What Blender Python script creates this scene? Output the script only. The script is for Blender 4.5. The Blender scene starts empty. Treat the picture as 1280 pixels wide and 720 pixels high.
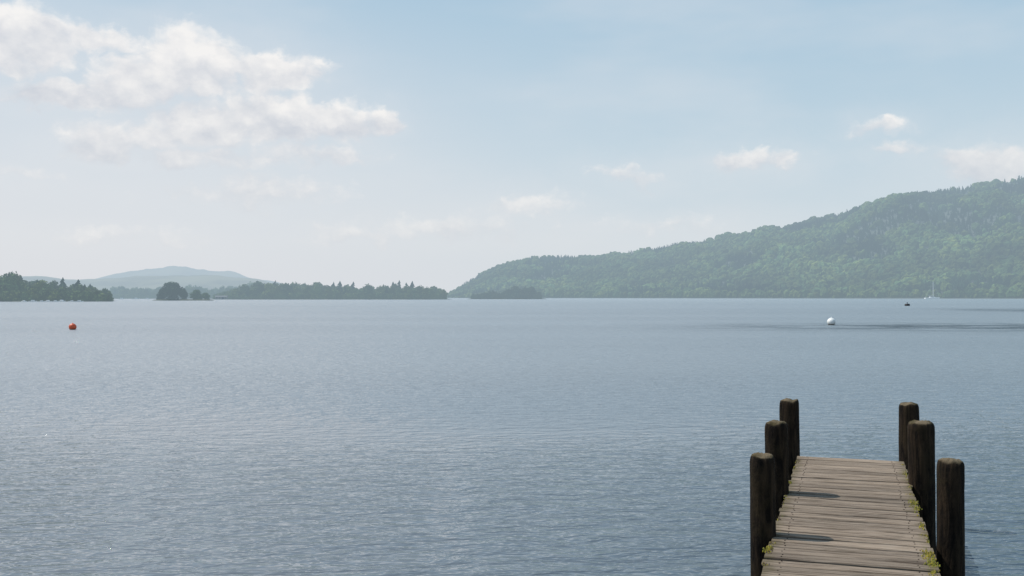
import bpy, bmesh, math, random
import numpy as np
from mathutils import Vector, Matrix, noise
random.seed(7); rng = np.random.default_rng(7)
scn = bpy.context.scene
COL = scn.collection
F = 1244.4; CX = 640.0; HZ = 371.0; CAMZ = 2.4
PI = math.pi
scn.view_settings.view_transform = 'Standard'
scn.view_settings.look = 'None'
scn.view_settings.exposure = 0
SUN_EL = math.radians(54)
sun_h = Vector((-0.95, 0.31, 0)).normalized()
SUN_AZ = math.atan2(sun_h.x, sun_h.y)

def lin(r, g, b):
    f = lambda c: ((c/255+0.055)/1.055)**2.4 if c/255 > 0.04045 else c/255/12.92
    return (f(r), f(g), f(b), 1)
def gx(px, d): return (px-CX)/F*d
def interp(x, pts):
    xs = [p[0] for p in pts]; ys = [p[1] for p in pts]
    return np.interp(x, xs, ys)

# ---------------------------------------------------------------- node helpers
class NT:
    def __init__(s, nt): s.nt = nt; s.n = nt.nodes; s.l = nt.links
    def new(s, t, **kw):
        n = s.n.new(t)
        for k, v in kw.items(): setattr(n, k, v)
        return n
    def put(s, sock, v):
        if v is None: return
        if isinstance(v, bpy.types.NodeSocket): s.l.new(v, sock)
        else: sock.default_value = v
    def m(s, op, a, b=None, c=None, clamp=False):
        n = s.new('ShaderNodeMath', operation=op, use_clamp=clamp)
        s.put(n.inputs[0], a); s.put(n.inputs[1], b)
        if c is not None: s.put(n.inputs[2], c)
        return n.outputs[0]
    def vm(s, op, a, b=None):
        n = s.new('ShaderNodeVectorMath', operation=op)
        s.put(n.inputs[0], a)
        if op == 'SCALE': s.put(n.inputs[3], b); return n.outputs[0]
        s.put(n.inputs[1], b)
        return n.outputs[1] if op in ('LENGTH', 'DOT_PRODUCT') else n.outputs[0]
    def ss(s, v, a, b, x=0.0, y=1.0):
        n = s.new('ShaderNodeMapRange', interpolation_type='SMOOTHSTEP')
        s.put(n.inputs[0], v)
        for i, q in enumerate((a, b, x, y)): s.put(n.inputs[i+1], q)
        return n.outputs[0]
    def mix(s, f, a, b, mode='MIX'):
        n = s.new('ShaderNodeMix', data_type='RGBA', blend_type=mode)
        s.put(n.inputs[0], f); s.put(n.inputs[6], a); s.put(n.inputs[7], b)
        return n.outputs[2]
    def noise(s, vec, scale, detail=4, rough=0.5, dist=0.0):
        n = s.new('ShaderNodeTexNoise')
        s.put(n.inputs['Vector'], vec); n.inputs['Scale'].default_value = scale
        n.inputs['Detail'].default_value = detail; n.inputs['Roughness'].default_value = rough
        n.inputs['Distortion'].default_value = dist
        return n.outputs[0]
    def comb(s, x, y, z=0.0):
        n = s.new('ShaderNodeCombineXYZ')
        s.put(n.inputs[0], x); s.put(n.inputs[1], y); s.put(n.inputs[2], z)
        return n.outputs[0]
    def sep(s, v):
        n = s.new('ShaderNodeSeparateXYZ'); s.put(n.inputs[0], v); return n.outputs
    def mapping(s, v, scale=(1,1,1), rot=(0,0,0), loc=(0,0,0)):
        n = s.new('ShaderNodeMapping'); s.put(n.inputs[0], v)
        n.inputs[1].default_value = loc; n.inputs[2].default_value = rot; n.inputs[3].default_value = scale
        return n.outputs[0]
    def bump(s, h, dist, strength=1.0, normal=None):
        n = s.new('ShaderNodeBump')
        s.put(n.inputs['Strength'], strength); s.put(n.inputs['Distance'], dist); s.put(n.inputs['Height'], h)
        if normal is not None: s.l.new(normal, n.inputs['Normal'])
        return n.outputs[0]
def material(name):
    m = bpy.data.materials.new(name); m.use_nodes = True
    try: m.cycles.emission_sampling = 'NONE'
    except Exception: pass
    t = NT(m.node_tree); t.n.clear()
    out = t.new('ShaderNodeOutputMaterial'); p = t.new('ShaderNodeBsdfPrincipled')
    t.l.new(p.outputs[0], out.inputs[0])
    return m, t, p, out
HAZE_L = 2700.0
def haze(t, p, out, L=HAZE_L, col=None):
    """aerial perspective painted in as emission, by distance from the jetty across the lake"""
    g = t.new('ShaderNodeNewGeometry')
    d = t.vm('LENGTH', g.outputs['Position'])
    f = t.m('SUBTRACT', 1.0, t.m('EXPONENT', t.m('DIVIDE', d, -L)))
    e = t.new('ShaderNodeEmission'); e.inputs[0].default_value = col or lin(180, 202, 217)  # haze is this emission colour mixed into the surface, no air volume
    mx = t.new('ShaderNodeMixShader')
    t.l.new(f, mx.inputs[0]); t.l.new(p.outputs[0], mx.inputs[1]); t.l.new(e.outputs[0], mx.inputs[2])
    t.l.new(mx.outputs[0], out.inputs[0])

# ---------------------------------------------------------------- world
w = bpy.data.worlds.new("World"); scn.world = w; w.use_nodes = True
t = NT(w.node_tree); t.n.clear()
out = t.new('ShaderNodeOutputWorld'); bg = t.new('ShaderNodeBackground'); bg.inputs[1].default_value = 0.1
t.l.new(bg.outputs[0], out.inputs[0])
sky = t.new('ShaderNodeTexSky', sky_type='NISHITA'); sky.sun_disc = False
sky.sun_elevation = SUN_EL; sky.sun_rotation = SUN_AZ
sky.air_density = 1.2; sky.dust_density = 2.0
tc = t.new('ShaderNodeTexCoord')
X, Y, Z = t.sep(tc.outputs['Generated'])
AZ = t.m('MULTIPLY', t.m('ARCTAN2', X, Y), 57.2958)
EL = t.m('MULTIPLY', t.m('ARCSINE', Z), 57.2958)
# cloud cover: soft cumulus clumps set in the sky by azimuth and elevation
cv = t.comb(AZ, EL)
nw = t.new('ShaderNodeTexNoise'); t.put(nw.inputs['Vector'], t.mapping(cv, (0.40, 0.50, 1), loc=(3.0, 1.0, 4.0)))
nw.inputs['Scale'].default_value = 1.0; nw.inputs['Detail'].default_value = 5; nw.inputs['Roughness'].default_value = 0.62
cw = t.vm('ADD', cv, t.vm('MULTIPLY', t.vm('SUBTRACT', nw.outputs['Color'], (0.5, 0.5, 0.5)), (3.0, 2.4, 0.0)))
blobs = [ # px, py, rx, ry, weight
 (12,46,105,42,1.9),(118,46,66,20,1.6),
 (240,76,82,38,2.0),(200,100,110,28,1.8),(340,86,68,30,1.9),(80,116,90,24,1.8),(150,112,85,26,1.6),
 (260,158,82,34,1.9),(340,150,80,34,2.0),(420,152,68,26,1.8),(476,152,32,20,1.5),(130,180,80,26,1.7),(190,168,70,24,1.4),
 (240,200,120,22,1.25),(390,196,105,18,1.25),(320,240,140,26,1.25),(655,258,84,25,1.20),(560,287,150,20,1.15),(440,293,90,16,1.10),
 (935,199,105,17,1.25),(1095,160,48,16,1.15),(1140,190,80,13,1.05),(1245,200,95,30,1.55),(785,218,60,19,1.0),(150,297,130,14,1.05),(830,283,150,16,.95),(20,215,80,12,1.0),
 (1520,180,150,50,1.0),(-180,90,140,60,1.1)]
D = None; SW = None; SB = None
for (bx_, by_, rx, ry, wt) in blobs:
    a0 = math.degrees(math.atan((bx_-CX)/F)); c = math.cos(math.radians(a0))
    e0 = math.degrees(math.atan((HZ-by_)/F*c)); ra = rx*0.046*c*c*1.04; re = ry*0.046*c*1.08
    dv = t.vm('MULTIPLY', t.vm('SUBTRACT', cw, (a0, e0, 0.0)), (1/ra, 1/re, 0.0))
    b = t.m('MULTIPLY', t.m('EXPONENT', t.m('MULTIPLY', t.vm('DOT_PRODUCT', dv, dv), -1.0)), wt)
    D = b if D is None else t.m('MAXIMUM', D, b)
    dy = t.m('MULTIPLY', t.sep(dv)[1], b)
    SW = dy if SW is None else t.m('ADD', SW, dy)
    SB = b if SB is None else t.m('ADD', SB, b)
S = t.m('DIVIDE', SW, t.m('ADD', SB, 0.12))
vo = t.new('ShaderNodeTexVoronoi', voronoi_dimensions='2D', feature='SMOOTH_F1')
t.put(vo.inputs['Vector'], t.mapping(cw, (0.55, 0.75, 1))); vo.inputs['Scale'].default_value = 1.0
vo.inputs['Detail'].default_value = 2.0; vo.inputs['Roughness'].default_value = 0.5; vo.inputs['Smoothness'].default_value = 0.6
puff = t.m('SUBTRACT', 0.42, vo.outputs['Distance'])
na = t.noise(t.mapping(cv, (0.45, 0.60, 1)), 1.0, 8, 0.58)
nb_ = t.noise(t.mapping(cv, (0.45, 0.60, 1), loc=(0.10, 0.42, 0)), 1.0, 4, 0.58)
d0 = t.m('ADD', D, t.m('MULTIPLY', t.m('SUBTRACT', na, 0.5), 1.0))
d0 = t.m('ADD', d0, t.m('MULTIPLY', puff, 0.60))
ramp = t.new('ShaderNodeValToRGB')
t.l.new(t.m('DIVIDE', EL, 90.0), ramp.inputs[0])
el = ramp.color_ramp.elements
el[0].position = 0.0; el[0].color = lin(217, 223, 229)
el[1].position = 1.0; el[1].color = lin(112, 152, 192)
for p_, c_ in ((0.035, (211,221,228)), (0.09, (194,213,225)), (0.185, (167,198,219)), (0.35, (144,181,210))):
    e_ = el.new(p_); e_.color = lin(*c_)
lf = t.m('MULTIPLY', t.ss(AZ, 16.0, -24.0), t.ss(EL, 24.0, 3.0))
base = t.mix(t.m('MULTIPLY', lf, 0.66), ramp.outputs[0], lin(225, 226, 231))
veil = t.noise(t.mapping(cv, (0.05, 0.16, 1), loc=(0, 0, 9.0)), 1.0, 4, 0.55)
base = t.mix(t.m('MULTIPLY', t.ss(veil, 0.42, 0.75), 0.32), base, lin(228, 229, 232))
halo = t.m('MULTIPLY', t.m('POWER', t.m('MAXIMUM', D, 0.0001), 0.5), 0.28, clamp=True)
base = t.mix(halo, base, lin(226, 229, 233))
light = t.m('ADD', t.m('MULTIPLY', t.m('SUBTRACT', na, nb_), 1.3), t.m('ADD', 0.62, t.m('MULTIPLY', S, 0.70)))
light = t.m('ADD', light, t.m('MULTIPLY', puff, 0.40), clamp=True)
cc = t.mix(light, lin(206, 210, 218), lin(249, 246, 243))
ca = t.m('MULTIPLY', t.ss(d0, 0.38, 1.18), 0.95)
ca = t.m('MULTIPLY', ca, t.ss(EL, 0.5, 11.0, 0.36, 1.0))
base = t.mix(ca, base, cc)
base10 = t.vm('SCALE', base, 10.2)
fin = t.mix(0.07, base10, sky.outputs[0])
t.l.new(fin, bg.inputs[0])

# ---------------------------------------------------------------- sun and camera
sl = bpy.data.lights.new('sun', 'SUN'); sl.energy = 4.0; sl.angle = math.radians(0.53); sl.color = (1.0, 0.95, 0.87)
so = bpy.data.objects.new('sun', sl); COL.objects.link(so)
sdir = Vector((sun_h.x*math.cos(SUN_EL), sun_h.y*math.cos(SUN_EL), math.sin(SUN_EL)))
so.rotation_euler = sdir.to_track_quat('Z', 'Y').to_euler(); so.location = (-30, 10, 40)
cd = bpy.data.cameras.new('camera'); cd.lens = 35; cd.sensor_width = 36; cd.clip_end = 30000; cd.clip_start = 0.1
co = bpy.data.objects.new('camera', cd); COL.objects.link(co); scn.camera = co
co.location = (0, 0, CAMZ); co.rotation_euler = (PI/2 + math.atan((HZ-360)/F), 0, 0)

# ---------------------------------------------------------------- mesh helpers
def mesh_np(name, V, Fc, mat, parent=None, col=None, smooth=False):
    me = bpy.data.meshes.new(name)
    V = np.asarray(V, dtype=np.float32); Fc = np.asarray(Fc, dtype=np.int32)
    k = Fc.shape[1]
    me.vertices.add(len(V)); me.vertices.foreach_set('co', V.ravel())
    me.loops.add(Fc.size); me.loops.foreach_set('vertex_index', Fc.ravel())
    me.polygons.add(len(Fc)); me.polygons.foreach_set('loop_start', np.arange(0, Fc.size, k, dtype=np.int32))
    me.polygons.foreach_set('loop_total', np.full(len(Fc), k, dtype=np.int32))
    me.polygons.foreach_set('use_smooth', np.full(len(Fc), smooth, dtype=bool))
    if col is not None:
        a = me.color_attributes.new('tint', 'FLOAT_COLOR', 'POINT')
        a.data.foreach_set('color', np.asarray(col, dtype=np.float32).ravel())
    me.update(calc_edges=True); me.validate()
    me.materials.append(mat)
    o = bpy.data.objects.new(name, me); COL.objects.link(o); o.parent = parent
    return o
def from_bm(name, bm, mat, parent=None, smooth=False):
    me = bpy.data.meshes.new(name); bmesh.ops.recalc_face_normals(bm, faces=bm.faces); bm.to_mesh(me); bm.free()
    if smooth:
        for p in me.polygons: p.use_smooth = True
    for m in (mat if isinstance(mat, (list, tuple)) else [mat]): me.materials.append(m)
    o = bpy.data.objects.new(name, me); COL.objects.link(o); o.parent = parent
    return o
def tag(o, label=None, cat=None, group=None, kind=None):
    if label: o['label'] = label
    if cat: o['category'] = cat
    if group: o['group'] = group
    if kind: o['kind'] = kind
    return o
def empty(name, loc, rz=0.0):
    o = bpy.data.objects.new(name, None); COL.objects.link(o); o.location = loc; o.rotation_euler = (0, 0, rz)
    o.empty_display_size = 0.2
    return o
def lathe(bm, prof, seg=24, loc=(0,0,0)):
    rings = []
    for (r, z) in prof:
        rings.append([bm.verts.new((loc[0]+r*math.cos(2*PI*i/seg), loc[1]+r*math.sin(2*PI*i/seg), loc[2]+z)) for i in range(seg)])
    for a, b in zip(rings, rings[1:]):
        for i in range(seg):
            bm.faces.new((a[i], a[(i+1) % seg], b[(i+1) % seg], b[i]))
    bm.faces.new(rings[0]); bm.faces.new(rings[-1])
def tube(bm, pts, r, seg=8, closed=False):
    pts = [Vector(p) for p in pts]; n = len(pts); rings = []
    for i, p in enumerate(pts):
        a = pts[(i-1) % n] if (closed or i > 0) else p; b = pts[(i+1) % n] if (closed or i < n-1) else p
        d = (b-a).normalized(); up = Vector((0,0,1)) if abs(d.z) < .9 else Vector((1,0,0))
        s = d.cross(up).normalized(); u = s.cross(d)
        rr = r[i] if isinstance(r, (list, tuple)) else r
        rings.append([bm.verts.new(p + s*rr*math.cos(2*PI*k/seg) + u*rr*math.sin(2*PI*k/seg)) for k in range(seg)])
    for i in range(n if closed else n-1):
        a, b = rings[i], rings[(i+1) % n]
        for k in range(seg): bm.faces.new((a[k], a[(k+1) % seg], b[(k+1) % seg], b[k]))
    if not closed: bm.faces.new(rings[0]); bm.faces.new(rings[-1])
def box(bm, x0, x1, y0, y1, z0, z1):
    vs = [bm.verts.new(c) for c in ((x0,y0,z0),(x1,y0,z0),(x1,y1,z0),(x0,y1,z0),(x0,y0,z1),(x1,y0,z1),(x1,y1,z1),(x0,y1,z1))]
    for f in ((0,3,2,1),(4,5,6,7),(0,1,5,4),(1,2,6,5),(2,3,7,6),(3,0,4,7)): bm.faces.new([vs[i] for i in f])

# ---------------------------------------------------------------- water
m_water, t, p, out = material('lake_water')
geo = t.new('ShaderNodeNewGeometry'); pos = geo.outputs['Position']
x, y, z = t.sep(pos)
r1 = t.noise(t.mapping(pos, (0.74, 1.5, 1), (0, 0, math.radians(8))), 2.5, 3, 0.62, 0.3)
r2 = t.noise(t.mapping(pos, (0.9, 1.5, 1), (0, 0, math.radians(-22)), (7, 3, 0)), 6.0, 1, 0.5)
r3 = t.noise(t.mapping(pos, (0.7, 1.4, 1), (0, 0, math.radians(-6)), (3, 9, 0)), 0.9, 1, 0.5)
big = t.noise(t.comb(t.m('MULTIPLY', x, 0.006), t.m('MULTIPLY', y, 0.03), 2.0), 1.0, 3, 0.55)
bandn = t.noise(t.comb(t.m('MULTIPLY', x, 0.14), t.m('MULTIPLY', y, 0.42), 5.0), 1.0, 4, 0.8)
def band(y0, wdt, x0, x1):
    q = t.m('DIVIDE', t.m('SUBTRACT', y, y0), wdt)
    e = t.m('EXPONENT', t.m('MULTIPLY', t.m('MULTIPLY', q, q), -1.0))
    e = t.m('MULTIPLY', e, t.ss(x, x0, x1))
    return t.m('MULTIPLY', e, t.ss(bandn, 0.42, 0.55))
b1 = band(80.0, 10.0, 4.0, 36.0)
b2 = band(172.0, 26.0, 72.0, 90.0)
bands = t.m('ADD', b1, b2, clamp=True)
wind = t.ss(big, 0.35, 0.65, 0.85, 1.15)
h = t.m('ADD', t.m('MULTIPLY', r1, 0.135), t.m('MULTIPLY', r2, 0.024))
h = t.m('ADD', h, t.m('MULTIPLY', r3, 0.060))
h = t.m('MULTIPLY', h, t.m('ADD', wind, t.m('MULTIPLY', bands, 0.5)))
nrm = t.bump(h, 1.0, 1.0)
# farther out only the wavelet faces that lean toward this shore are seen, the others hide behind crests
n3 = t.sep(nrm)
far = t.ss(y, 6.0, 32.0, 0.08, 1.0)
lean = t.m('SUBTRACT', t.m('MULTIPLY', t.m('ABSOLUTE', n3[1]), -0.95), 0.040)
ny = t.m('ADD', t.m('MULTIPLY', n3[1], t.m('SUBTRACT', 1.0, far)), t.m('MULTIPLY', lean, far))
nrm = t.vm('NORMALIZE', t.comb(n3[0], ny, n3[2]))
t.l.new(nrm, p.inputs['Normal'])
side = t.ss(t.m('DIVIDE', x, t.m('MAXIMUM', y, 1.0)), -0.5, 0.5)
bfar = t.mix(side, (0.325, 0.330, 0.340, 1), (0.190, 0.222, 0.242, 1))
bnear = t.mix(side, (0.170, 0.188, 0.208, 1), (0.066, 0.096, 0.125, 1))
body = t.mix(t.ss(y, 6.0, 36.0), bnear, bfar)  # base colour lightened far out and leftward in place of sky reflection
bc = t.mix(t.m('MULTIPLY', bands, .92), body, (0.010, 0.020, 0.030, 1))  # dimmer reflection of ruffled streaks painted in as near-black base colour
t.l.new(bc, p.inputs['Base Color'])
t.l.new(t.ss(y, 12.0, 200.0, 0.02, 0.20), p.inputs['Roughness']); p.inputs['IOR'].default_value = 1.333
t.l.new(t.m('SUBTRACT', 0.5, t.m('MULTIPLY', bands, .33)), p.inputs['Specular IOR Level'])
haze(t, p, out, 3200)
V = []; Fq = []
ys = [-60, 0, 20, 60, 200, 800, 3000, 12000]; xs = [-12000, -3000, -600, -60, 60, 600, 3000, 12000]
for yy in ys:
    for xx in xs: V.append((xx, yy, 0))
for j in range(len(ys)-1):
    for i in range(len(xs)-1):
        a = j*len(xs)+i; Fq.append((a, a+1, a+1+len(xs), a+len(xs)))
wo = mesh_np('water', V, Fq, m_water); tag(wo, 'blue grey lake water covered in small ripples', 'water', kind='structure')

# ---------------------------------------------------------------- foliage materials
def foliage_mat(name, c0, c1, hz=HAZE_L, sc=0.35):
    m, t, p, out = material(name)
    at = t.new('ShaderNodeVertexColor', layer_name='tint')
    geo = t.new('ShaderNodeNewGeometry')
    n = t.noise(geo.outputs['Position'], sc, 3, 0.6)
    c = t.mix(t.ss(n, 0.3, 0.7), c0, c1)
    c = t.mix(1.0, c, at.outputs[0], 'MULTIPLY')
    t.l.new(c, p.inputs['Base Color']); p.inputs['Roughness'].default_value = 0.9
    p.inputs['Specular IOR Level'].default_value = 0.1
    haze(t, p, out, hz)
    return m
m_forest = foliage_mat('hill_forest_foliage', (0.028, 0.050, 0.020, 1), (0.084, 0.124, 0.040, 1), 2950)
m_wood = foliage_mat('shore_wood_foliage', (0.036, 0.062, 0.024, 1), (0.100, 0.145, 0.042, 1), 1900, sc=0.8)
m_trunk, t, p, out = material('bark')
n = t.noise(t.new('ShaderNodeNewGeometry').outputs['Position'], 2.0, 4, 0.6)
t.l.new(t.mix(n, (0.03, 0.024, 0.018, 1), (0.08, 0.065, 0.05, 1)), p.inputs['Base Color']); p.inputs['Roughness'].default_value = 0.9
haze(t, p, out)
m_land, t, p, out = material('shore_ground')
n = t.noise(t.new('ShaderNodeNewGeometry').outputs['Position'], 0.3, 5, 0.6)
t.l.new(t.mix(n, (0.02, 0.03, 0.014, 1), (0.06, 0.065, 0.04, 1)), p.inputs['Base Color']); p.inputs['Roughness'].default_value = 0.95
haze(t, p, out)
m_far, t, p, out = material('far_fell_ground')
pp = t.new('ShaderNodeNewGeometry').outputs['Position']
n = t.noise(pp, 0.004, 6, 0.6)
t.l.new(t.mix(t.ss(n, .4, .6), (0.03, 0.05, 0.025, 1), (0.13, 0.14, 0.07, 1)), p.inputs['Base Color']); p.inputs['Roughness'].default_value = 0.95
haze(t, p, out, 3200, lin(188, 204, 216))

# ---------------------------------------------------------------- tree templates (unit height)
def blob_template(seed, sub=2):
    bm = bmesh.new(); bmesh.ops.create_icosphere(bm, subdivisions=sub, radius=1.0)
    for v in bm.verts:
        n = noise.fractal(v.co*1.7 + Vector((seed*3.1, 0, 0)), 0.8, 2.0, 3)
        v.co *= 1.0 + 0.5*n
        v.co.z = max(v.co.z, -0.75)
    V = np.array([v.co[:] for v in bm.verts]); Fc = np.array([[v.index for v in f.verts] for f in bm.faces]); bm.free()
    V[:, 2] = V[:, 2]*0.5 + 0.5; V[:, :2] *= 0.42
    return V, Fc
def conifer_template(seed, layers=7, sides=7, rag=0.0):
    r = np.random.default_rng(seed); V = []; Fc = []; z0 = r.uniform(.08, .2)
    for k in range(layers):
        f = k/layers; z = z0+(0.92-z0)*f; rad = 0.19*(1-f)**0.75*r.uniform(.65, 1.2)+0.015; b = len(V)
        ox, oy = r.normal()*0.012, r.normal()*0.012
        V.append((ox, oy, min(1.0, z+0.22*(1-0.4*f))))
        ph = r.uniform(0, 6)
        for s in range(sides*2):
            a = PI*s/sides+ph; rr = rad*(1.0 if s % 2 == 0 else 0.45)*r.uniform(.55, 1.3)
            V.append((ox+rr*math.cos(a), oy+rr*math.sin(a), z-(0.03 if s % 2 == 0 else 0)+r.normal()*0.015))
        for s in range(sides*2): Fc.append((b, b+1+s, b+1+(s+1) % (sides*2)))
    return np.array(V), np.array(Fc)
def leafy_template(seed, n=260, leaf=0.075, lobes=7, wide=0.42, low=0.42):
    r = np.random.default_rng(seed); L = []
    for _ in range(lobes):
        a = r.uniform(0, 2*PI); q = r.uniform(0.0, 0.26)*wide/0.42
        zc = r.uniform(low, 0.76); fall = 1.0 if zc < .6 else 0.6
        L.append((q*math.cos(a)*fall, q*math.sin(a)*fall, zc, r.uniform(0.15, 0.24)*wide/0.42))
    L.append((0, 0, 0.76, 0.20)); L.append((0, 0, 0.45, 0.30*wide/.42)); V = []; Fc = []
    for i in range(n):
        c = L[r.integers(len(L))]
        d = r.normal(size=3); d /= np.linalg.norm(d)
        if d[2] < -0.5: d[2] *= -0.5
        P0 = np.array(c[:3]) + d*c[3]*r.uniform(0.5, 1.05)
        nrm = d + r.normal(size=3)*0.5; nrm /= np.linalg.norm(nrm)
        u = np.cross(nrm, [0.3, 0.2, 1]); u /= np.linalg.norm(u); w_ = np.cross(nrm, u); s = leaf*r.uniform(.6, 1.3)
        b = len(V)
        for k in range(3):
            a = 2*PI*k/3 + r.uniform(-.4, .4); V.append(P0 + (u*math.cos(a)+w_*math.sin(a))*s)
        Fc.append((b, b+1, b+2))
    return np.array(V), np.array(Fc)
T_BLOB = [blob_template(i) for i in range(8)]
T_CON = [conifer_template(i) for i in range(7)]
T_LEAF = [leafy_template(i, 520, 0.065, 8, .42, .22) for i in range(8)]

def forest(name, items, mat):
    """items: (template, x, y, z, height, width factor, tint rgb)"""
    Vs = []; Fs = []; Cs = []; off = 0
    for (tp, x, y, z, h, wf, tint) in items:
        V, Fc = tp; a = random.uniform(0, 2*PI); c, s = math.cos(a), math.sin(a)
        W = np.empty_like(V); W[:, 0] = (V[:, 0]*c-V[:, 1]*s)*h*wf + x; W[:, 1] = (V[:, 0]*s+V[:, 1]*c)*h*wf + y; W[:, 2] = V[:, 2]*h + z
        Vs.append(W); Fs.append(Fc+off); off += len(V)
        Cs.append(np.tile(np.array([*tint, 1.0]), (len(V), 1)))
    return mesh_np(name, np.vstack(Vs), np.vstack(Fs), mat, col=np.vstack(Cs))
def tint(con=False):
    b = random.uniform(0.65, 1.35)
    if con: return (0.36*b, 0.50*b, 0.70*b)
    k = random.random()
    return (b*(0.75+0.50*k), b*(0.92+0.13*k), b*(1.02-0.28*k))

# ---------------------------------------------------------------- wooded hillside on the right
RIDGE = [(530,372),(545,370),(560,365),(580,355),(600,345),(625,333),(650,325),(680,320),(735,322),(760,320),(800,314),(850,307),(900,298),(950,291),(975,288),(1000,279),(1050,267),(1100,255),(1150,243),(1200,233),(1250,226),(1280,222),(1400,214),(1600,222),(1900,250)]
def hill_S(px): return interp(px, [(530,1950),(700,1750),(1000,1450),(1280,1250),(1900,1000)])
def hill_R(px): return hill_S(px) + interp(px, [(530,150),(600,380),(800,560),(1000,700),(1280,760),(1900,700)])
def fold(px, t_):
    return noise.noise(Vector((px*0.012, t_*1.7, 3.3)))*0.8 + noise.noise(Vector((px*0.03, t_*3.5, 8.1)))*0.5
def hill_z(px, t_):
    R = hill_R(px); e = (HZ - interp(px, RIDGE))/F
    zr = max(0.5, R*e + CAMZ - 8)
    t_ = max(0.0, t_)
    if t_ <= 1: s = 0.35*t_ + 0.65*(math.sin((t_-0.5)*PI)*0.5+0.5)**0.9
    else: s = 1.0 - 0.5*(t_-1)**2
    amp = math.sin(min(t_, 1)*PI)**0.8 if t_ < 1 else 0
    return 1.0 + zr*s*(1 + 0.30*fold(px, t_)*amp)
def hill_pt(px, t_):
    S = hill_S(px); R = hill_R(px); d = S + (R-S)*t_
    return (gx(px, d), d, hill_z(px, t_))
V = []; Fq = []; pxs = np.linspace(530, 1900, 170); ts = [-0.012, -0.004]+list(np.linspace(0, 1.35, 40))
for tt in ts:
    for px in pxs:
        q = hill_pt(px, tt)
        V.append((q[0], q[1], -1.0 if tt < -0.01 else (0.5 if tt < 0 else q[2])))
n_ = len(pxs)
for j in range(len(ts)-1):
    for i in range(n_-1):
        a = j*n_+i; Fq.append((a, a+1, a+1+n_, a+n_))
o = mesh_np('hillside', V, Fq, m_land, smooth=True); tag(o, 'long wooded hillside rising to the right across the lake', 'hill', kind='structure')
items = []
N = 0
while N < 12500:
    px = random.uniform(530, 1420); tt = random.uniform(0, 1.08)
    S = hill_S(px); R = hill_R(px); d = S+(R-S)*tt
    if random.random() > ((R-S)*d)/(900*2100.0): continue
    q = hill_pt(px, tt)
    pn = noise.noise(Vector((q[0]*0.007, q[1]*0.007, 1.0))) + 0.42*(tt-0.60) + 0.10*(px-1000)/280
    con = (pn > 0.10 and random.random() < 0.92) or random.random() < 0.04
    stand = noise.noise(Vector((q[0]*0.02, q[1]*0.02, 4.0)))
    h = random.uniform(8, 15)*(1+.5*stand) if not con else random.uniform(10, 17)
    if tt > 0.93: h *= random.uniform(0.5, 1.0)
    small = min(1.0, max(0.3, (px-535)/60)); h *= small
    if con: tp = random.choice(T_CON); wf = random.uniform(1.1, 1.45)
    else: tp = random.choice(T_BLOB); wf = random.uniform(1.0, 1.35)
    ti = tint(con); lm = 1.0 + 0.9*noise.noise(Vector((q[0]*0.009, q[1]*0.009, 7.0))) + 0.4*stand
    lm = max(.4, lm)
    ti = tuple(c*lm for c in ti)
    items.append((tp, q[0], q[1], q[2]-0.8, h, wf, ti)); N += 1
for px in np.arange(548, 1460, 2.2):   # continuous waterside edge
    q = hill_pt(px+random.uniform(-1, 1), random.uniform(0.0, 0.012))
    h = random.uniform(5, 13)
    items.append((random.choice(T_BLOB), q[0], q[1], q[2]-1.5, h*min(1, max(.3, (px-535)/60)), random.uniform(1, 1.3), tint()))
o = forest('forest', items, m_forest)
tag(o, 'dense mixed woodland covering the whole hillside on the right', 'forest', kind='stuff')

# ---------------------------------------------------------------- far fells on the left
def fell(name, prof, d, depth, label, rough):
    V = []; Fq = []; pxs = np.linspace(prof[0][0], prof[-1][0], 160); m_ = 17
    for j in range(m_):
        f = j/(m_-1); dd = d + (f-0.5)*depth
        for px in pxs:
            e = (HZ-interp(px, prof))/F; zr = max(0.0, d*e+CAMZ)
            n = noise.fractal(Vector((px*0.03, f*3.0, d*0.01)), 0.9, 2.0, 5)
            s = math.sin(f*PI)
            V.append((gx(px, dd), dd, zr*s*(1+rough*n*(1-s*0.7)) - 2*(1-s)))
    for j in range(m_-1):
        for i in range(len(pxs)-1):
            a = j*len(pxs)+i; Fq.append((a, a+1, a+1+len(pxs), a+len(pxs)))
    o = mesh_np(name, V, Fq, m_far, smooth=True); tag(o, label, 'hill', kind='structure')
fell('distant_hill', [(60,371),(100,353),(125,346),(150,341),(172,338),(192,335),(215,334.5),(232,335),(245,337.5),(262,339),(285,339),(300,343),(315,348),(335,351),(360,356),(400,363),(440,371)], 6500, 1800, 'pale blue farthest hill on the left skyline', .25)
fell('lower_hill', [(-400,352),(-100,346),(0,345),(50,346),(95,350),(130,348),(165,346),(200,344),(235,346),(262,343),(285,345),(310,347),(328,351),(345,357),(380,364),(480,366),(560,369),(640,371)], 4200, 1500, 'low blue grey hill in front of the farthest one on the left', .3)

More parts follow.
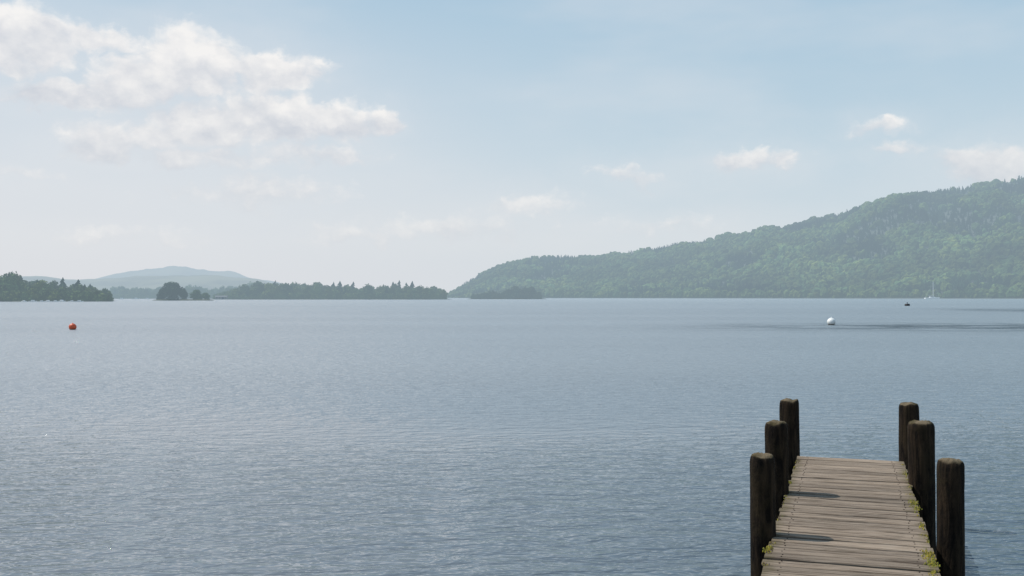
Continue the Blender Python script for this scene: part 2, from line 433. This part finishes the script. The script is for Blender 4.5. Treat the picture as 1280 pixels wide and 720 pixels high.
# ---------------------------------------------------------------- low shores and woods
def shore(name, x0, x1, d0, d1, z, label):
    """low land tongue with rounded ends"""
    V = []; Fq = []; n = 60; rows = [0, .03, .12, .5, .88, 1.0]
    for j, f in enumerate(rows):
        for i in range(n):
            g_ = i/(n-1); px = x0+(x1-x0)*g_
            taper = min(1.0, math.sqrt(max(0.0, min(g_, 1-g_))*9))
            mid = (d0+d1)/2; dd = mid + ((d0-mid)+(d1-d0)*f)*taper + 3*math.sin(px*.21)*taper
            zz = -0.6 if j in (0, 5) else z*(0.3 if j in (1,) else 1.0)*taper
            V.append((gx(px, dd), dd, zz))
    for j in range(len(rows)-1):
        for i in range(n-1):
            a = j*n+i; Fq.append((a, a+1, a+1+n, a+n))
    o = mesh_np(name, V, Fq, m_land, smooth=True); tag(o, label, 'shore', kind='structure'); return o
def wood(name, prof, d0, d1, n, con_p, label, zg=0.8, k=1.0, wf=(0.8, 1.25), dim=1.0):
    items = []; x0 = prof[0][0]; x1 = prof[-1][0]
    for i in range(n):
        px = x0+(x1-x0)*(i+random.random())/n
        f = random.random(); d = d0+(d1-d0)*f
        e = (HZ-interp(px, prof))/F
        hmax = max(1.5, d*e+CAMZ-zg)
        und = 1.0+0.34*noise.noise(Vector((px*.11, d0*.1, 2.0)))
        h = hmax*k*random.uniform(0.6, 1.12)*und
        ti = tuple(c*dim for c in tint())
        if random.random() < con_p: items.append((random.choice(T_CON), gx(px, d), d, zg-0.3, h*1.10, random.uniform(1.2, 1.8), tint(True)))
        else: items.append((random.choice(T_LEAF), gx(px, d), d, zg-h*.10, h*1.10, random.uniform(*wf), ti))
    m_ = int(n*1.2)
    for i in range(m_):
        px = x0+(x1-x0)*(i+random.random())/m_; d = d0+random.uniform(0, 3)
        e = (HZ-interp(px, prof))/F; h = min(random.uniform(3, 7), max(1.2, (d*e+CAMZ)*0.7))
        items.append((random.choice(T_LEAF), gx(px, d), d, zg-1.2-h*.15, h*1.15, random.uniform(1.0, 1.5), tuple(c*dim for c in tint())))
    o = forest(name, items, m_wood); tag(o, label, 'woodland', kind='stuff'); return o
PA = [(-260,344),(-60,343),(0,345),(15,346),(40,351),(60,353),(80,354),(100,354),(120,358),(132,361),(139,365)]
shore('left_shore', -300, 146, 500, 660, 1.0, 'low shore under the trees at the far left')
wood('woodland', PA, 506, 640, 260, 0.06, 'dark band of mixed trees along the far left shore')
PB = [(118,362),(150,360),(175,360),(200,359),(240,358),(270,358),(300,357),(335,359)]
shore('back_shore', 96, 350, 1250, 1450, 1.0, 'hazy low shore behind the round tree island')
wood('woodland', PB, 1255, 1430, 230, 0.08, 'hazy belt of distant trees behind the round tree island')
PE = [(268,366),(285,363),(300,358),(320,356),(345,354),(380,355),(410,356),(440,358),(470,359),(500,357),(525,357),(545,360),(556,363)]
shore('wooded_point', 262, 566, 880, 1030, 1.0, 'low wooded point in the left middle of the lake')
wood('woodland', PE, 887, 1010, 380, 0.05, 'long dark wood on the low point left of the middle')
PH = [(590,367),(600,366),(612,362),(628,364),(640,360),(655,357),(668,361),(676,366)]
shore('small_island', 584, 684, 1000, 1060, 1.0, 'small low island before the foot of the wooded hillside')
wood('woodland', PH, 1004, 1050, 100, 0.03, 'strip of trees on the small island before the hillside', wf=(.8, 1.1), dim=.5)
shore('round_island', 190, 268, 640, 672, 0.8, 'tiny island carrying the dark round trees')

# individual trees -------------------------------------------------
def tree_thing(name, label, px, d, h, kind, zg, group=None, wf=1.0, tn=None):
    root = empty(name, (gx(px, d), d, zg), random.uniform(0, 6.28)); tag(root, label, 'tree', group)
    bm = bmesh.new()
    if kind == 'con':
        tube(bm, [(0,0,-.5), (0.05,0,h*.4), (0,0.04,h*.93)], [h*.018, h*.012, h*.003], 7)
        V, Fc = random.choice(CON_HI)
    else:
        tube(bm, [(0,0,-.5), (.1,0,h*.3), (0,.1,h*.6)], [h*.035, h*.026, h*.012], 7)
        for k in range(4):
            a = k*1.6; tube(bm, [(0.05,0,h*.28), (h*.12*math.cos(a), h*.12*math.sin(a), h*.45), (h*.2*math.cos(a), h*.2*math.sin(a), h*.62)], [h*.018, h*.012, h*.005], 5)
        V, Fc = random.choice(LEAF_HI)
    from_bm('trunk', bm, m_trunk, root)
    V = V*h; V[:, :2] *= wf
    tn = tn or tint(kind == 'con')
    c = np.tile(np.array([*tn, 1.0]), (len(V), 1)); c[:, :3] *= rng.uniform(.8, 1.2, size=(len(V), 1))
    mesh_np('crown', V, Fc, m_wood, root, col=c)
    return root
CON_HI = [conifer_template(20+i, 9, 8) for i in range(8)]
LEAF_HI = [leafy_template(30+i, 3800, 0.040, 22, 0.46, .08) for i in range(3)]
ORD = ['first','second','third','fourth','fifth','sixth','seventh','eighth','ninth','tenth','eleventh','twelfth','thirteenth','fourteenth','fifteenth','sixteenth']
LA = [(5,342),(12,338),(24,343),(47,348),(78,345),(97,348),(106,354)]
for i, (px, ty) in enumerate(LA):
    d = 520+random.uniform(0, 60); h = (HZ-ty)/F*d+CAMZ-1
    tree_thing('conifer_tree', 'dark conifer rising above the far left shore wood, %s from the left' % ORD[i], px, d, h, 'con', 0.9, 'conifers above the far left shore wood', random.uniform(1.2, 1.9))
LE = [(344,349),(369,354),(417,351),(425,350),(441,351),(479,354),(491,351),(499,349),(508,352),(515,350)]
for i, (px, ty) in enumerate(LE):
    d = 905+random.uniform(0, 60); h = (HZ-ty)/F*d+CAMZ-1
    tree_thing('conifer_tree', 'pointed conifer above the long wood left of the middle, %s from the left' % ORD[i], px, d, h, 'con', 0.9, 'conifers above the long middle wood', random.uniform(1.3, 1.9))
dk = (0.30, 0.38, 0.36)
tree_thing('round_tree', 'big dark round tree standing on the left end of the tiny island', 215, 650, 13.6, 'leaf', -.7, None, 1.62, dk)
tree_thing('round_tree', 'small dark tree against the left flank of the big round tree', 202, 648, 8.5, 'leaf', -.6, None, 1.0, dk)
tree_thing('round_tree', 'low dark tree against the right flank of the big round tree', 229, 648, 8.5, 'leaf', -.6, None, 1.0, dk)
tree_thing('round_tree', 'lighter bushy tree on the right part of the tiny island', 246, 657, 8.2, 'leaf', -.5, None, 1.3, (.85,.95,.8))
tree_thing('round_tree', 'low bushy tree at the right tip of the tiny island', 257, 655, 6.0, 'leaf', -.5, None, 1.4, (.85,.95,.8))

# ---------------------------------------------------------------- jetty
YAW = math.radians(18.7); U = Vector((math.sin(YAW), math.cos(YAW), 0)); DECK = CAMZ-1.62
m_deck, t, p, out = material('weathered_deck_boards')
tc = t.new('ShaderNodeTexCoord'); at = t.new('ShaderNodeVertexColor', layer_name='tint')
oc = tc.outputs['Object']; sr = t.sep(at.outputs[0])
off = t.comb(t.m('MULTIPLY', sr[0], 37.0), t.m('MULTIPLY', sr[1], 23.0), 0.0)
pv = t.vm('ADD', oc, off)
gr = t.noise(t.mapping(pv, (1.4, 46, 46)), 1.0, 6, 0.66, 0.25)
gf = t.noise(t.mapping(pv, (5, 130, 130)), 1.0, 3, 0.6)
bl = t.noise(t.mapping(pv, (3.0, 6, 6)), 1.0, 5, 0.6)
c = t.mix(t.ss(gr, 0.34, 0.58), (0.070, 0.052, 0.039, 1), (0.275, 0.218, 0.168, 1))
c = t.mix(t.m('MULTIPLY', t.ss(gf, .48, .66), .5), c, (0.41, 0.345, 0.285, 1))
c = t.mix(t.m('MULTIPLY', t.ss(bl, .54, .74), .5), c, (0.095, 0.074, 0.052, 1))
c = t.mix(1.0, c, t.mix(sr[2], (0.76, 0.75, 0.74, 1), (1.18, 1.15, 1.12, 1)), 'MULTIPLY')
ox, oy, oz = t.sep(oc)
edge = t.ss(t.m('ADD', t.m('ABSOLUTE', ox), t.m('MULTIPLY', t.m('SUBTRACT', bl, .5), .30)), 0.41, 0.51)
c = t.mix(t.m('MULTIPLY', edge, .55), c, (0.085, 0.070, 0.030, 1))
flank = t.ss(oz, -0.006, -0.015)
c = t.mix(flank, c, (0.010, 0.008, 0.006, 1))  # board sides painted near black to deepen the shade in the gaps
c = t.mix(at.outputs[1], (0.02, 0.013, 0.010, 1), c)
t.l.new(c, p.inputs['Base Color']); p.inputs['Roughness'].default_value = 0.9; p.inputs['Specular IOR Level'].default_value = .15
nb = t.bump(t.m('ADD', gr, t.m('MULTIPLY', gf, .5)), 0.009, 1.0); t.l.new(nb, p.inputs['Normal'])

m_post, t, p, out = material('dark_post_wood')  # near-black brown on the sides, lighter on upward faces
tc = t.new('ShaderNodeTexCoord'); oc = tc.outputs['Object']; oi = t.new('ShaderNodeObjectInfo')
pv = t.vm('ADD', oc, t.comb(t.m('MULTIPLY', oi.outputs['Random'], 30.0), 0.0, 0.0))
gr = t.noise(t.mapping(pv, (20, 20, 2.6)), 1.0, 7, 0.68, 0.9)
bl = t.noise(pv, 7.0, 6, 0.65)
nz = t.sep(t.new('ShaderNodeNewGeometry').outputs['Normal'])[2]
c = t.mix(t.ss(gr, .38, .68), (0.005, 0.0038, 0.003, 1), (0.038, 0.025, 0.015, 1))
c = t.mix(t.m('MULTIPLY', t.ss(bl, .48, .66), .5), c, (0.030, 0.022, 0.011, 1))
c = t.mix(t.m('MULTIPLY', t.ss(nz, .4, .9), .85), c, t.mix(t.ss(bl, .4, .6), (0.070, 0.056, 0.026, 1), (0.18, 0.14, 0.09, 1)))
t.l.new(c, p.inputs['Base Color']); p.inputs['Roughness'].default_value = 0.88; p.inputs['Specular IOR Level'].default_value = .12
t.l.new(t.bump(t.m('ADD', gr, t.m('MULTIPLY', bl, .7)), 0.018, 1.0), p.inputs['Normal'])
m_beam, t, p, out = material('dark_beam_wood')
tc = t.new('ShaderNodeTexCoord')
gr = t.noise(t.mapping(tc.outputs['Object'], (30, 2, 30)), 1.0, 5, .6)
t.l.new(t.mix(gr, (0.015, 0.012, 0.008, 1), (0.075, 0.058, 0.032, 1)), p.inputs['Base Color']); p.inputs['Roughness'].default_value = .9
t.l.new(t.bump(gr, .01, .8), p.inputs['Normal'])

jet = empty('jetty', (0, 0, DECK), -YAW)
tag(jet, 'weathered wooden jetty with six dark posts running out into the lake', 'jetty')
U_END = 10.52
bV = []; bF = []; bC = []
u = U_END; boards = []
while u > 0.6:
    wd = random.uniform(0.118, 0.136); boards.append((u-wd, u)); u -= wd + random.uniform(0.024, 0.031)
for (a, b) in boards:
    x0 = -0.500+random.uniform(-.012, .012); x1 = 0.500+random.uniform(-.012, .012)
    tilt = random.uniform(-.003, .003); zo = random.uniform(-.004, .003); sk = random.uniform(-.004, .004); tw = random.uniform(-.002, .002)
    nx = 20; cc_ = (random.random(), random.random(), random.random(), 1)
    prof = [(0, -.038), (0, -.007), (.05, 0), (.5, .0015), (.95, 0), (1, -.007), (1, -.038)]
    b0 = len(bV); wob = random.uniform(0, 10)
    for i in range(nx+1):
        f = i/nx; xx = x0+(x1-x0)*f
        for (g_, zz) in prof:
            e = (0.003*noise.noise(Vector((xx*5, wob, g_*3)))+0.0025*noise.noise(Vector((xx*25, wob, g_*3)))) if g_ != .5 else 0
            yy = a+(b-a)*g_ + sk*(f-.5) + e
            bV.append((xx, yy, zz + zo + tilt*(g_-.5)*2 + tw*(f-.5)*2 + .003*noise.noise(Vector((xx*2, wob, 5)))))
            bC.append(cc_)
    k = len(prof)
    for i in range(nx):
        for j in range(k):
            j2 = (j+1) % k; q0 = b0+i*k
            bF.append((q0+j, q0+j2, q0+k+j2, q0+k+j))
    for q0 in (b0, b0+nx*k):
        bF.append((q0, q0+1, q0+5, q0+6)); bF.append((q0+1, q0+2, q0+4, q0+5))
    for s in (-1, 1):
        for q in (.28, .72):
            cx_, cy_ = s*(.40+random.uniform(-.012, .012)), a+(b-a)*q+random.uniform(-.008, .008)
            n0 = len(bV); zt = zo+.004+tilt*(q-.5)*2+tw*s*.8
            for k_ in range(8):
                an = k_*PI/4; bV.append((cx_+.0055*math.cos(an), cy_+.0055*math.sin(an), zt-.008)); bC.append((0, 0, 0, 0))
            for k_ in range(8):
                an = k_*PI/4; bV.append((cx_+.0045*math.cos(an), cy_+.0045*math.sin(an), zt)); bC.append((0, 0, 0, 0))
            for k_ in range(8): bF.append((n0+k_, n0+(k_+1) % 8, n0+8+(k_+1) % 8, n0+8+k_))
            bF.append((n0+8, n0+9, n0+10, n0+11)); bF.append((n0+8, n0+11, n0+12, n0+15)); bF.append((n0+12, n0+13, n0+14, n0+15))
deck = mesh_np('deck', bV, bF, m_deck, jet, col=bC)
bmr = bmesh.new(); bmr.from_mesh(deck.data); bmesh.ops.recalc_face_normals(bmr, faces=bmr.faces); bmr.to_mesh(deck.data); bmr.free()
for s in (-1, 1):
    bm = bmesh.new(); box(bm, s*.40-.035, s*.40+.035, .4, U_END-.03, -.19, -.042); from_bm('support_beam', bm, m_beam, jet)
    bm = bmesh.new()
    n = 60; prev = None
    xa, xb = (s*.470, s*.494) if s > 0 else (s*.494, s*.470)
    for i in range(n+1):
        yy = .4+(U_END-.04-.4)*i/n; wv = .004*noise.noise(Vector((yy*1.5, s, 0)))
        ring = [bm.verts.new(c) for c in ((xa, yy, -.16), (xb+wv, yy, -.16), (xb+wv, yy, -.050+wv), (xa, yy, -.050+wv))]
        if prev:
            for k in range(4): bm.faces.new((prev[k], prev[(k+1) % 4], ring[(k+1) % 4], ring[k]))
        else: bm.faces.new(ring)
        prev = ring
    bm.faces.new(prev)
    from_bm('edge_beam', bm, m_beam, jet)
POSTS = [ # px, depth, top above deck, diameter, label
 (987.0, 10.30, .560, .200, 'far left post at the end of the jetty'),
 (970.5, 8.25, .586, .190, 'middle left post of the jetty'),
 (953.0, 6.80, .543, .168, 'near left post of the jetty'),
 (1135.5, 10.42, .510, .200, 'far right post at the end of the jetty'),
 (1151.5, 8.60, .546, .212, 'middle right post of the jetty'),
 (1187.0, 6.72, .520, .174, 'near right post of the jetty')]
cY, sY = math.cos(YAW), math.sin(YAW)
for i, (px, d, top, dia, lab) in enumerate(POSTS):
    X_ = gx(px, d); q = X_*cY - d*sY; uu = X_*sY + d*cY
    bm = bmesh.new(); seg = 40; R0 = dia/2; rings = []
    zs = list(np.linspace(-2.2, top-.045, 90))
    prof = [(1.0, z_) for z_ in zs] + [(.975, top-.030), (.92, top-.014), (.82, top-.005), (.6, top), (.35, top+.003), (.12, top+.003)]
    ph = i*7.7
    for (rr, z_) in prof:
        ring = []
        for k in range(seg):
            a = 2*PI*k/seg; ca_, sa_ = math.cos(a), math.sin(a)
            n = noise.fractal(Vector((ca_*1.2+ph, sa_*1.2, z_*1.3)), 1.0, 2.0, 3)*.06
            n += noise.noise(Vector((ca_*6+ph, sa_*6, z_*3)))*.02 + noise.noise(Vector((ca_*5+ph, sa_*5, z_*14)))*.016
            edge_ = max(0.0, 1-(top-z_)/.10)
            n -= edge_*abs(noise.noise(Vector((ca_*2.5+ph, sa_*2.5, 4))))*.10
            zz = z_ + ((.020*noise.noise(Vector((ca_*rr*1.6+ph, sa_*rr*1.6, 9)))+.008*noise.noise(Vector((ca_*rr*6+ph, sa_*rr*6, 3))))*min(1, max(0, 1-(top-z_)/.08)))
            r_ = R0*rr*(1+n)
            ring.append(bm.verts.new((r_*ca_, r_*sa_, zz)))
        rings.append(ring)
    for a_, b_ in zip(rings, rings[1:]):
        for k in range(seg): bm.faces.new((a_[k], a_[(k+1) % seg], b_[(k+1) % seg], b_[k]))
    bm.faces.new(rings[0]); bm.faces.new(rings[-1])
    po = from_bm('post', bm, m_post, jet, smooth=True); po.location = (q, uu, 0); po['label'] = lab
    po.rotation_euler = (random.uniform(-.012, .012), random.uniform(-.012, .012), 0)
for uu in (10.38, 8.75, 6.95, 3.5):
    bm = bmesh.new(); box(bm, -.46, .46, uu-.05, uu+.05, -.34, -.194); from_bm('cross_beam', bm, m_beam, jet)

# moss and grass tufts on the deck
m_moss, t, p, out = material('moss_and_grass')
at = t.new('ShaderNodeVertexColor', layer_name='tint')
t.l.new(at.outputs[0], p.inputs['Base Color']); p.inputs['Roughness'].default_value = .9
V = []; Fc = []; Cc = []
def blade(x, y, h, col):
    l = random.uniform(.1, .7)*h; b = random.uniform(0, 6.28); a = random.uniform(0, 6.28); w_ = random.uniform(.0015, .003)
    s0 = len(V)
    V.extend([(x-math.cos(a)*w_, y-math.sin(a)*w_, -.004), (x+math.cos(a)*w_, y+math.sin(a)*w_, -.004), (x+math.cos(b)*l, y+math.sin(b)*l, h)])
    Fc.append((s0, s0+1, s0+2)); Cc.extend([(*col, 1)]*3)
def cushion(x, y, r, h, col):
    s0 = len(V); n = 7
    V.append((x, y, h)); Cc.append((*col, 1))
    for ring, (f, z_) in enumerate(((.55, .8), (1.0, -.1))):
        for k in range(n):
            a = 2*PI*k/n; rr = r*f*random.uniform(.7, 1.3)
            V.append((x+rr*math.cos(a), y+rr*math.sin(a), h*z_ if z_ > 0 else -.006)); Cc.append((*col, 1))
    for k in range(n):
        k2 = (k+1) % n
        Fc.append((s0, s0+1+k, s0+1+k2)); Fc.append((s0+1+k, s0+1+n+k, s0+1+n+k2)); Fc.append((s0+1+k, s0+1+n+k2, s0+1+k2))
def mcol():
    b = random.uniform(.6, 1.4); k = random.random()
    return (.28*b*(.7+.4*k), .22*b, .028*b)
def bcol():
    b = random.uniform(.6, 1.3); return (.12*b, .085*b, .045*b)
for s in (-1, 1):
    for i in range(2200):
        yy = random.uniform(4.5, U_END-.05); nn = noise.noise(Vector((yy*3.1, s*3.0, 0)))+.7*noise.noise(Vector((yy*11, s*3.0, 2)))
        if nn < random.uniform(.05, .55): continue
        xx = s*(.500-abs(random.gauss(0, .015 if nn < .4 else .028)))
        cushion(xx, yy, random.uniform(.0022, .0052), random.uniform(.0015, .0040), mcol() if random.random() < (.6 if s > 0 else .4) else bcol())
clusters = [(.48, 8.45, .028, .4), (.48, 8.2, .025, .3), (.47, 6.78, .030, .6), (.47, 6.55, .032, .7), (.46, 6.35, .028, .35), (-.50, 6.6, .024, .3), (-.49, 9.0, .02, .15),
            (.48, 9.8, .02, .15), (.48, 7.6, .022, .2), (.47, 5.6, .05, 1.), (-.48, 5.4, .05, 1.)]
for (cx, cy, r, k) in clusters:
    for i in range(int(120*k)):
        cushion(cx+random.gauss(0, r*.6), cy+random.gauss(0, r*2.0), random.uniform(.0025, .006), random.uniform(.002, .005), mcol())
    for i in range(int(80*k)):
        blade(cx+random.gauss(0, r*.45), cy+random.gauss(0, r*1.6), random.uniform(.005, .016), tuple(c*1.1 for c in mcol()))
mo = mesh_np('moss', V, Fc, m_moss, None, col=Cc); mo.location = (0, 0, DECK+.003); mo.rotation_euler = (0, 0, -YAW)
tag(mo, 'yellow green moss and grass tufts along the edges of the jetty boards', 'moss', kind='stuff')

# ---------------------------------------------------------------- buoys
def paint(name, c0, c1, rough=.45, hz=False):
    m, t, p, out = material(name)
    n = t.noise(t.new('ShaderNodeTexCoord').outputs['Object'], 4.0, 5, .6)
    t.l.new(t.mix(t.ss(n, .42, .72), c0, c1), p.inputs['Base Color']); p.inputs['Roughness'].default_value = rough
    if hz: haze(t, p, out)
    return m
m_or = paint('faded_orange_plastic', (.62, .095, .03, 1), (.48, .09, .04, 1))
m_wh = paint('white_buoy_plastic', (.80, .80, .78, 1), (.62, .62, .58, 1))
m_dk = paint('dark_brown_base', (.05, .045, .035, 1), (.13, .085, .055, 1), .8)  # darker brown for the lower part of the round buoys
m_wp = paint('white_boat_paint', (.80, .80, .80, 1), (.70, .71, .72, 1), .4, True)
m_bl = paint('dark_blue_paint', (.03, .05, .10, 1), (.05, .07, .12, 1), .4, True)
m_gl = paint('dark_cabin_glass', (.02, .025, .03, 1), (.04, .045, .05, 1), .15, True)
m_al = paint('pale_metal', (.70, .71, .72, 1), (.60, .61, .62, 1), .4, True)
m_bk = paint('black_rubber', (.012, .012, .014, 1), (.03, .03, .032, 1), .6)
def buoy(name, px, wy, R, body, base_mat, label):
    d = CAMZ*F/(wy-HZ)
    root = empty(name, (gx(px, d), d, 0), random.uniform(0, 6)); tag(root, label, 'buoy')
    def sph(a0, a1, k, n): return [(R*k*math.cos(a)+.0, R*.72+R*k*.96*math.sin(a)) for a in np.linspace(a0, a1, n)]
    bm = bmesh.new(); pr = sph(-.62, PI/2-.22, 1.0, 16); top = pr[-1][1]
    pr += [(R*.15, top+R*.05), (R*.13, top+R*.15), (R*.05, top+R*.17)]
    lathe(bm, pr, 32); from_bm('body', bm, body, root, True)
    bm = bmesh.new(); lathe(bm, [(.02, -R*.3)]+sph(-1.45, -.60, 1.012, 10), 32); from_bm('dark_base', bm, base_mat, root, True)
    bm = bmesh.new(); tube(bm, [(R*.12*math.cos(a), 0, top+R*.24+R*.12*math.sin(a)) for a in np.linspace(0, 2*PI, 16, endpoint=False)], R*.035, 6, True)
    from_bm('ring', bm, m_al, root, True)
    return root
buoy('mooring_buoy', 91, 412.0, .27, m_or, m_dk, 'orange round buoy floating far out on the left')
buoy('mooring_buoy', 1039, 406.0, .35, m_wh, m_dk, 'white round buoy with a dark base, beyond the jetty')
d = CAMZ*F/(382.3-HZ); r_ = empty('mooring_buoy', (gx(1134, d), d, 0)); tag(r_, 'small dark flat buoy near the right shore, left of the yacht', 'buoy')
bm = bmesh.new(); lathe(bm, [(.3, -.3), (.62, -.1), (.68, .15), (.66, .42), (.5, .55), (.2, .58)], 24); from_bm('body', bm, m_bk, r_, True)
bm = bmesh.new(); lathe(bm, [(.07, .57), (.06, .85), (.12, .87), (.12, .95), (.04, .98)], 12); from_bm('mooring_post', bm, m_bk, r_, True)

# ---------------------------------------------------------------- boats
def hull_bm(L, B, H):
    bm = bmesh.new(); rings = []; n = 14
    for i in range(n+1):
        f = i/n; x = (f-.5)*L; wv = B/2*(math.sin(min(1, (1-f)*1.9)*PI/2)**.8)*(0.72+.28*math.sin(min(1, f*2.5)*PI/2))
        wv = max(wv, .02*B); sh = H*(1+.28*f*f); kz = -.35*H*(1-f**4)
        ring = [(x, -wv, sh), (x, -wv*.92, sh*.45), (x, -wv*.62, 0-.04*H), (x, 0, kz), (x, wv*.62, -.04*H), (x, wv*.92, sh*.45), (x, wv, sh)]
        if f > .9: ring = [(x+.08*L*(p_[2]/H)*(f-.9)*10*.6, p_[1], p_[2]) for p_ in ring]
        rings.append([bm.verts.new(p_) for p_ in ring])
    for a, b in zip(rings, rings[1:]):
        for k in range(6): bm.faces.new((a[k], b[k], b[k+1], a[k+1]))
        bm.faces.new((a[0], a[6], b[6], b[0]))
    bm.faces.new(rings[0]); bm.faces.new(rings[-1])
    return bm
def cabin(bm, x0, x1, w_, z0, z1, slope):
    vs = [bm.verts.new(c) for c in ((x0,-w_,z0),(x1,-w_,z0),(x1,w_,z0),(x0,w_,z0),(x0+slope*.3,-w_*.82,z1),(x1-slope,-w_*.82,z1),(x1-slope,w_*.82,z1),(x0+slope*.3,w_*.82,z1))]
    for f in ((0,3,2,1),(4,5,6,7),(0,1,5,4),(1,2,6,5),(2,3,7,6),(3,0,4,7)): bm.faces.new([vs[i] for i in f])
def boat(name, px, d, L, label, mast=0, rz=0.0, group=None, hullm=None, cat='boat'):
    root = empty(name, (gx(px, d), d, 0), rz); tag(root, label, cat, group)
    B = L*.30; H = L*.085
    from_bm('hull', hull_bm(L, B, H), hullm or m_wp, root, False)
    bm = bmesh.new(); cabin(bm, -L*.18, L*.22, B*.30, H*.98, H*(1.8 if mast else 2.5), L*.07); from_bm('cabin', bm, m_wp, root)
    for s in (-1, 1):
        bm = bmesh.new(); box(bm, -L*.12, L*.12, s*B*.285-.02, s*B*.285+.02, H*1.3, H*1.6); from_bm('window', bm, m_gl, root)
    if mast:
        bm = bmesh.new(); tube(bm, [(L*.08, 0, H), (L*.08, 0, mast)], [.28, .20], 8)
        mt = from_bm('mast', bm, m_wp, root)
        bm = bmesh.new(); tube(bm, [(L*.08, -.9, mast*.62), (L*.08, .9, mast*.62)], .05, 6); from_bm('spreader', bm, m_al, mt)
        bm = bmesh.new(); tube(bm, [(L*.07, 0, H*2.7), (-L*.30, 0, H*2.8)], .10, 8); from_bm('boom', bm, m_al, root)
        bm = bmesh.new(); tube(bm, [(L*.06, 0, H*2.4), (-L*.1, 0, H*2.45), (-L*.29, 0, H*2.4)], [.28, .24, .12], 10); from_bm('furled_sail', bm, m_bl, root)
        bm = bmesh.new()
        for pt in ((L*.5, 0, H*1.2), (-L*.48, 0, H)): tube(bm, [(L*.08, 0, mast*.98), pt], .035, 4)
        from_bm('stays', bm, m_al, root)
    return root
boat('sailing_yacht', 1165, 1120, 17, 'white sailing yacht with a tall bare mast moored under the wooded hillside', 19.5, .12, cat='yacht')
spots = [(30, 3.2), (41, 4.0), (52, 3.2), (60, 3.8), (69, 3.4), (77, 4.4), (90, 3.2), (99, 3.8)]
for i, (px, L) in enumerate(spots):
    boat('moored_boat', px, 470+random.uniform(-8, 14), L, 'little white boat moored off the far left shore, %s from the left' % ORD[i], 0, random.uniform(-.4, .4) + (PI if i % 3 == 0 else 0), 'little boats moored off the far left shore')
for i, (px, L, lab) in enumerate([(152, 6, 'leftmost white boat in the gap beside the round tree island'), (170, 7, 'second white boat in the gap beside the round tree island'), (184, 6, 'white boat nearest the round tree island')]):
    boat('moored_boat', px, 1000, L, lab, 0, random.uniform(-.4, .4), 'white boats in the gap by the island')
d = 880; bh = empty('boathouse', (gx(277, d), d, .3), .1); tag(bh, 'small low grey waterside building right of the round tree island', 'building')
m_wall = paint('pale_render', (.26, .27, .26, 1), (.20, .21, .20, 1), .8, True); m_roof = paint('grey_slate', (.13, .14, .15, 1), (.10, .11, .12, 1), .8, True)
bm = bmesh.new(); box(bm, -5, 5, -2.5, 2.5, 0, 2.0); from_bm('wall', bm, m_wall, bh)
bm = bmesh.new(); vs = [bm.verts.new(c) for c in ((-5.3,-2.9,1.96),(5.3,-2.9,1.96),(5.3,2.9,1.96),(-5.3,2.9,1.96),(-5.3,0,3.2),(5.3,0,3.2))]
for f in ((0,3,2,1),(0,1,5,4),(2,3,4,5),(1,2,5),(0,4,3)): bm.faces.new([vs[i] for i in f])
from_bm('roof', bm, m_roof, bh)
for xx in (-3.6, -1.2, 3.6):
    bm = bmesh.new(); box(bm, xx-.5, xx+.5, -2.56, -2.48, .8, 1.6); from_bm('window', bm, m_gl, bh)
bm = bmesh.new(); box(bm, .6, 2.4, -2.56, -2.48, 0.02, 1.8); from_bm('door', bm, m_bl, bh)
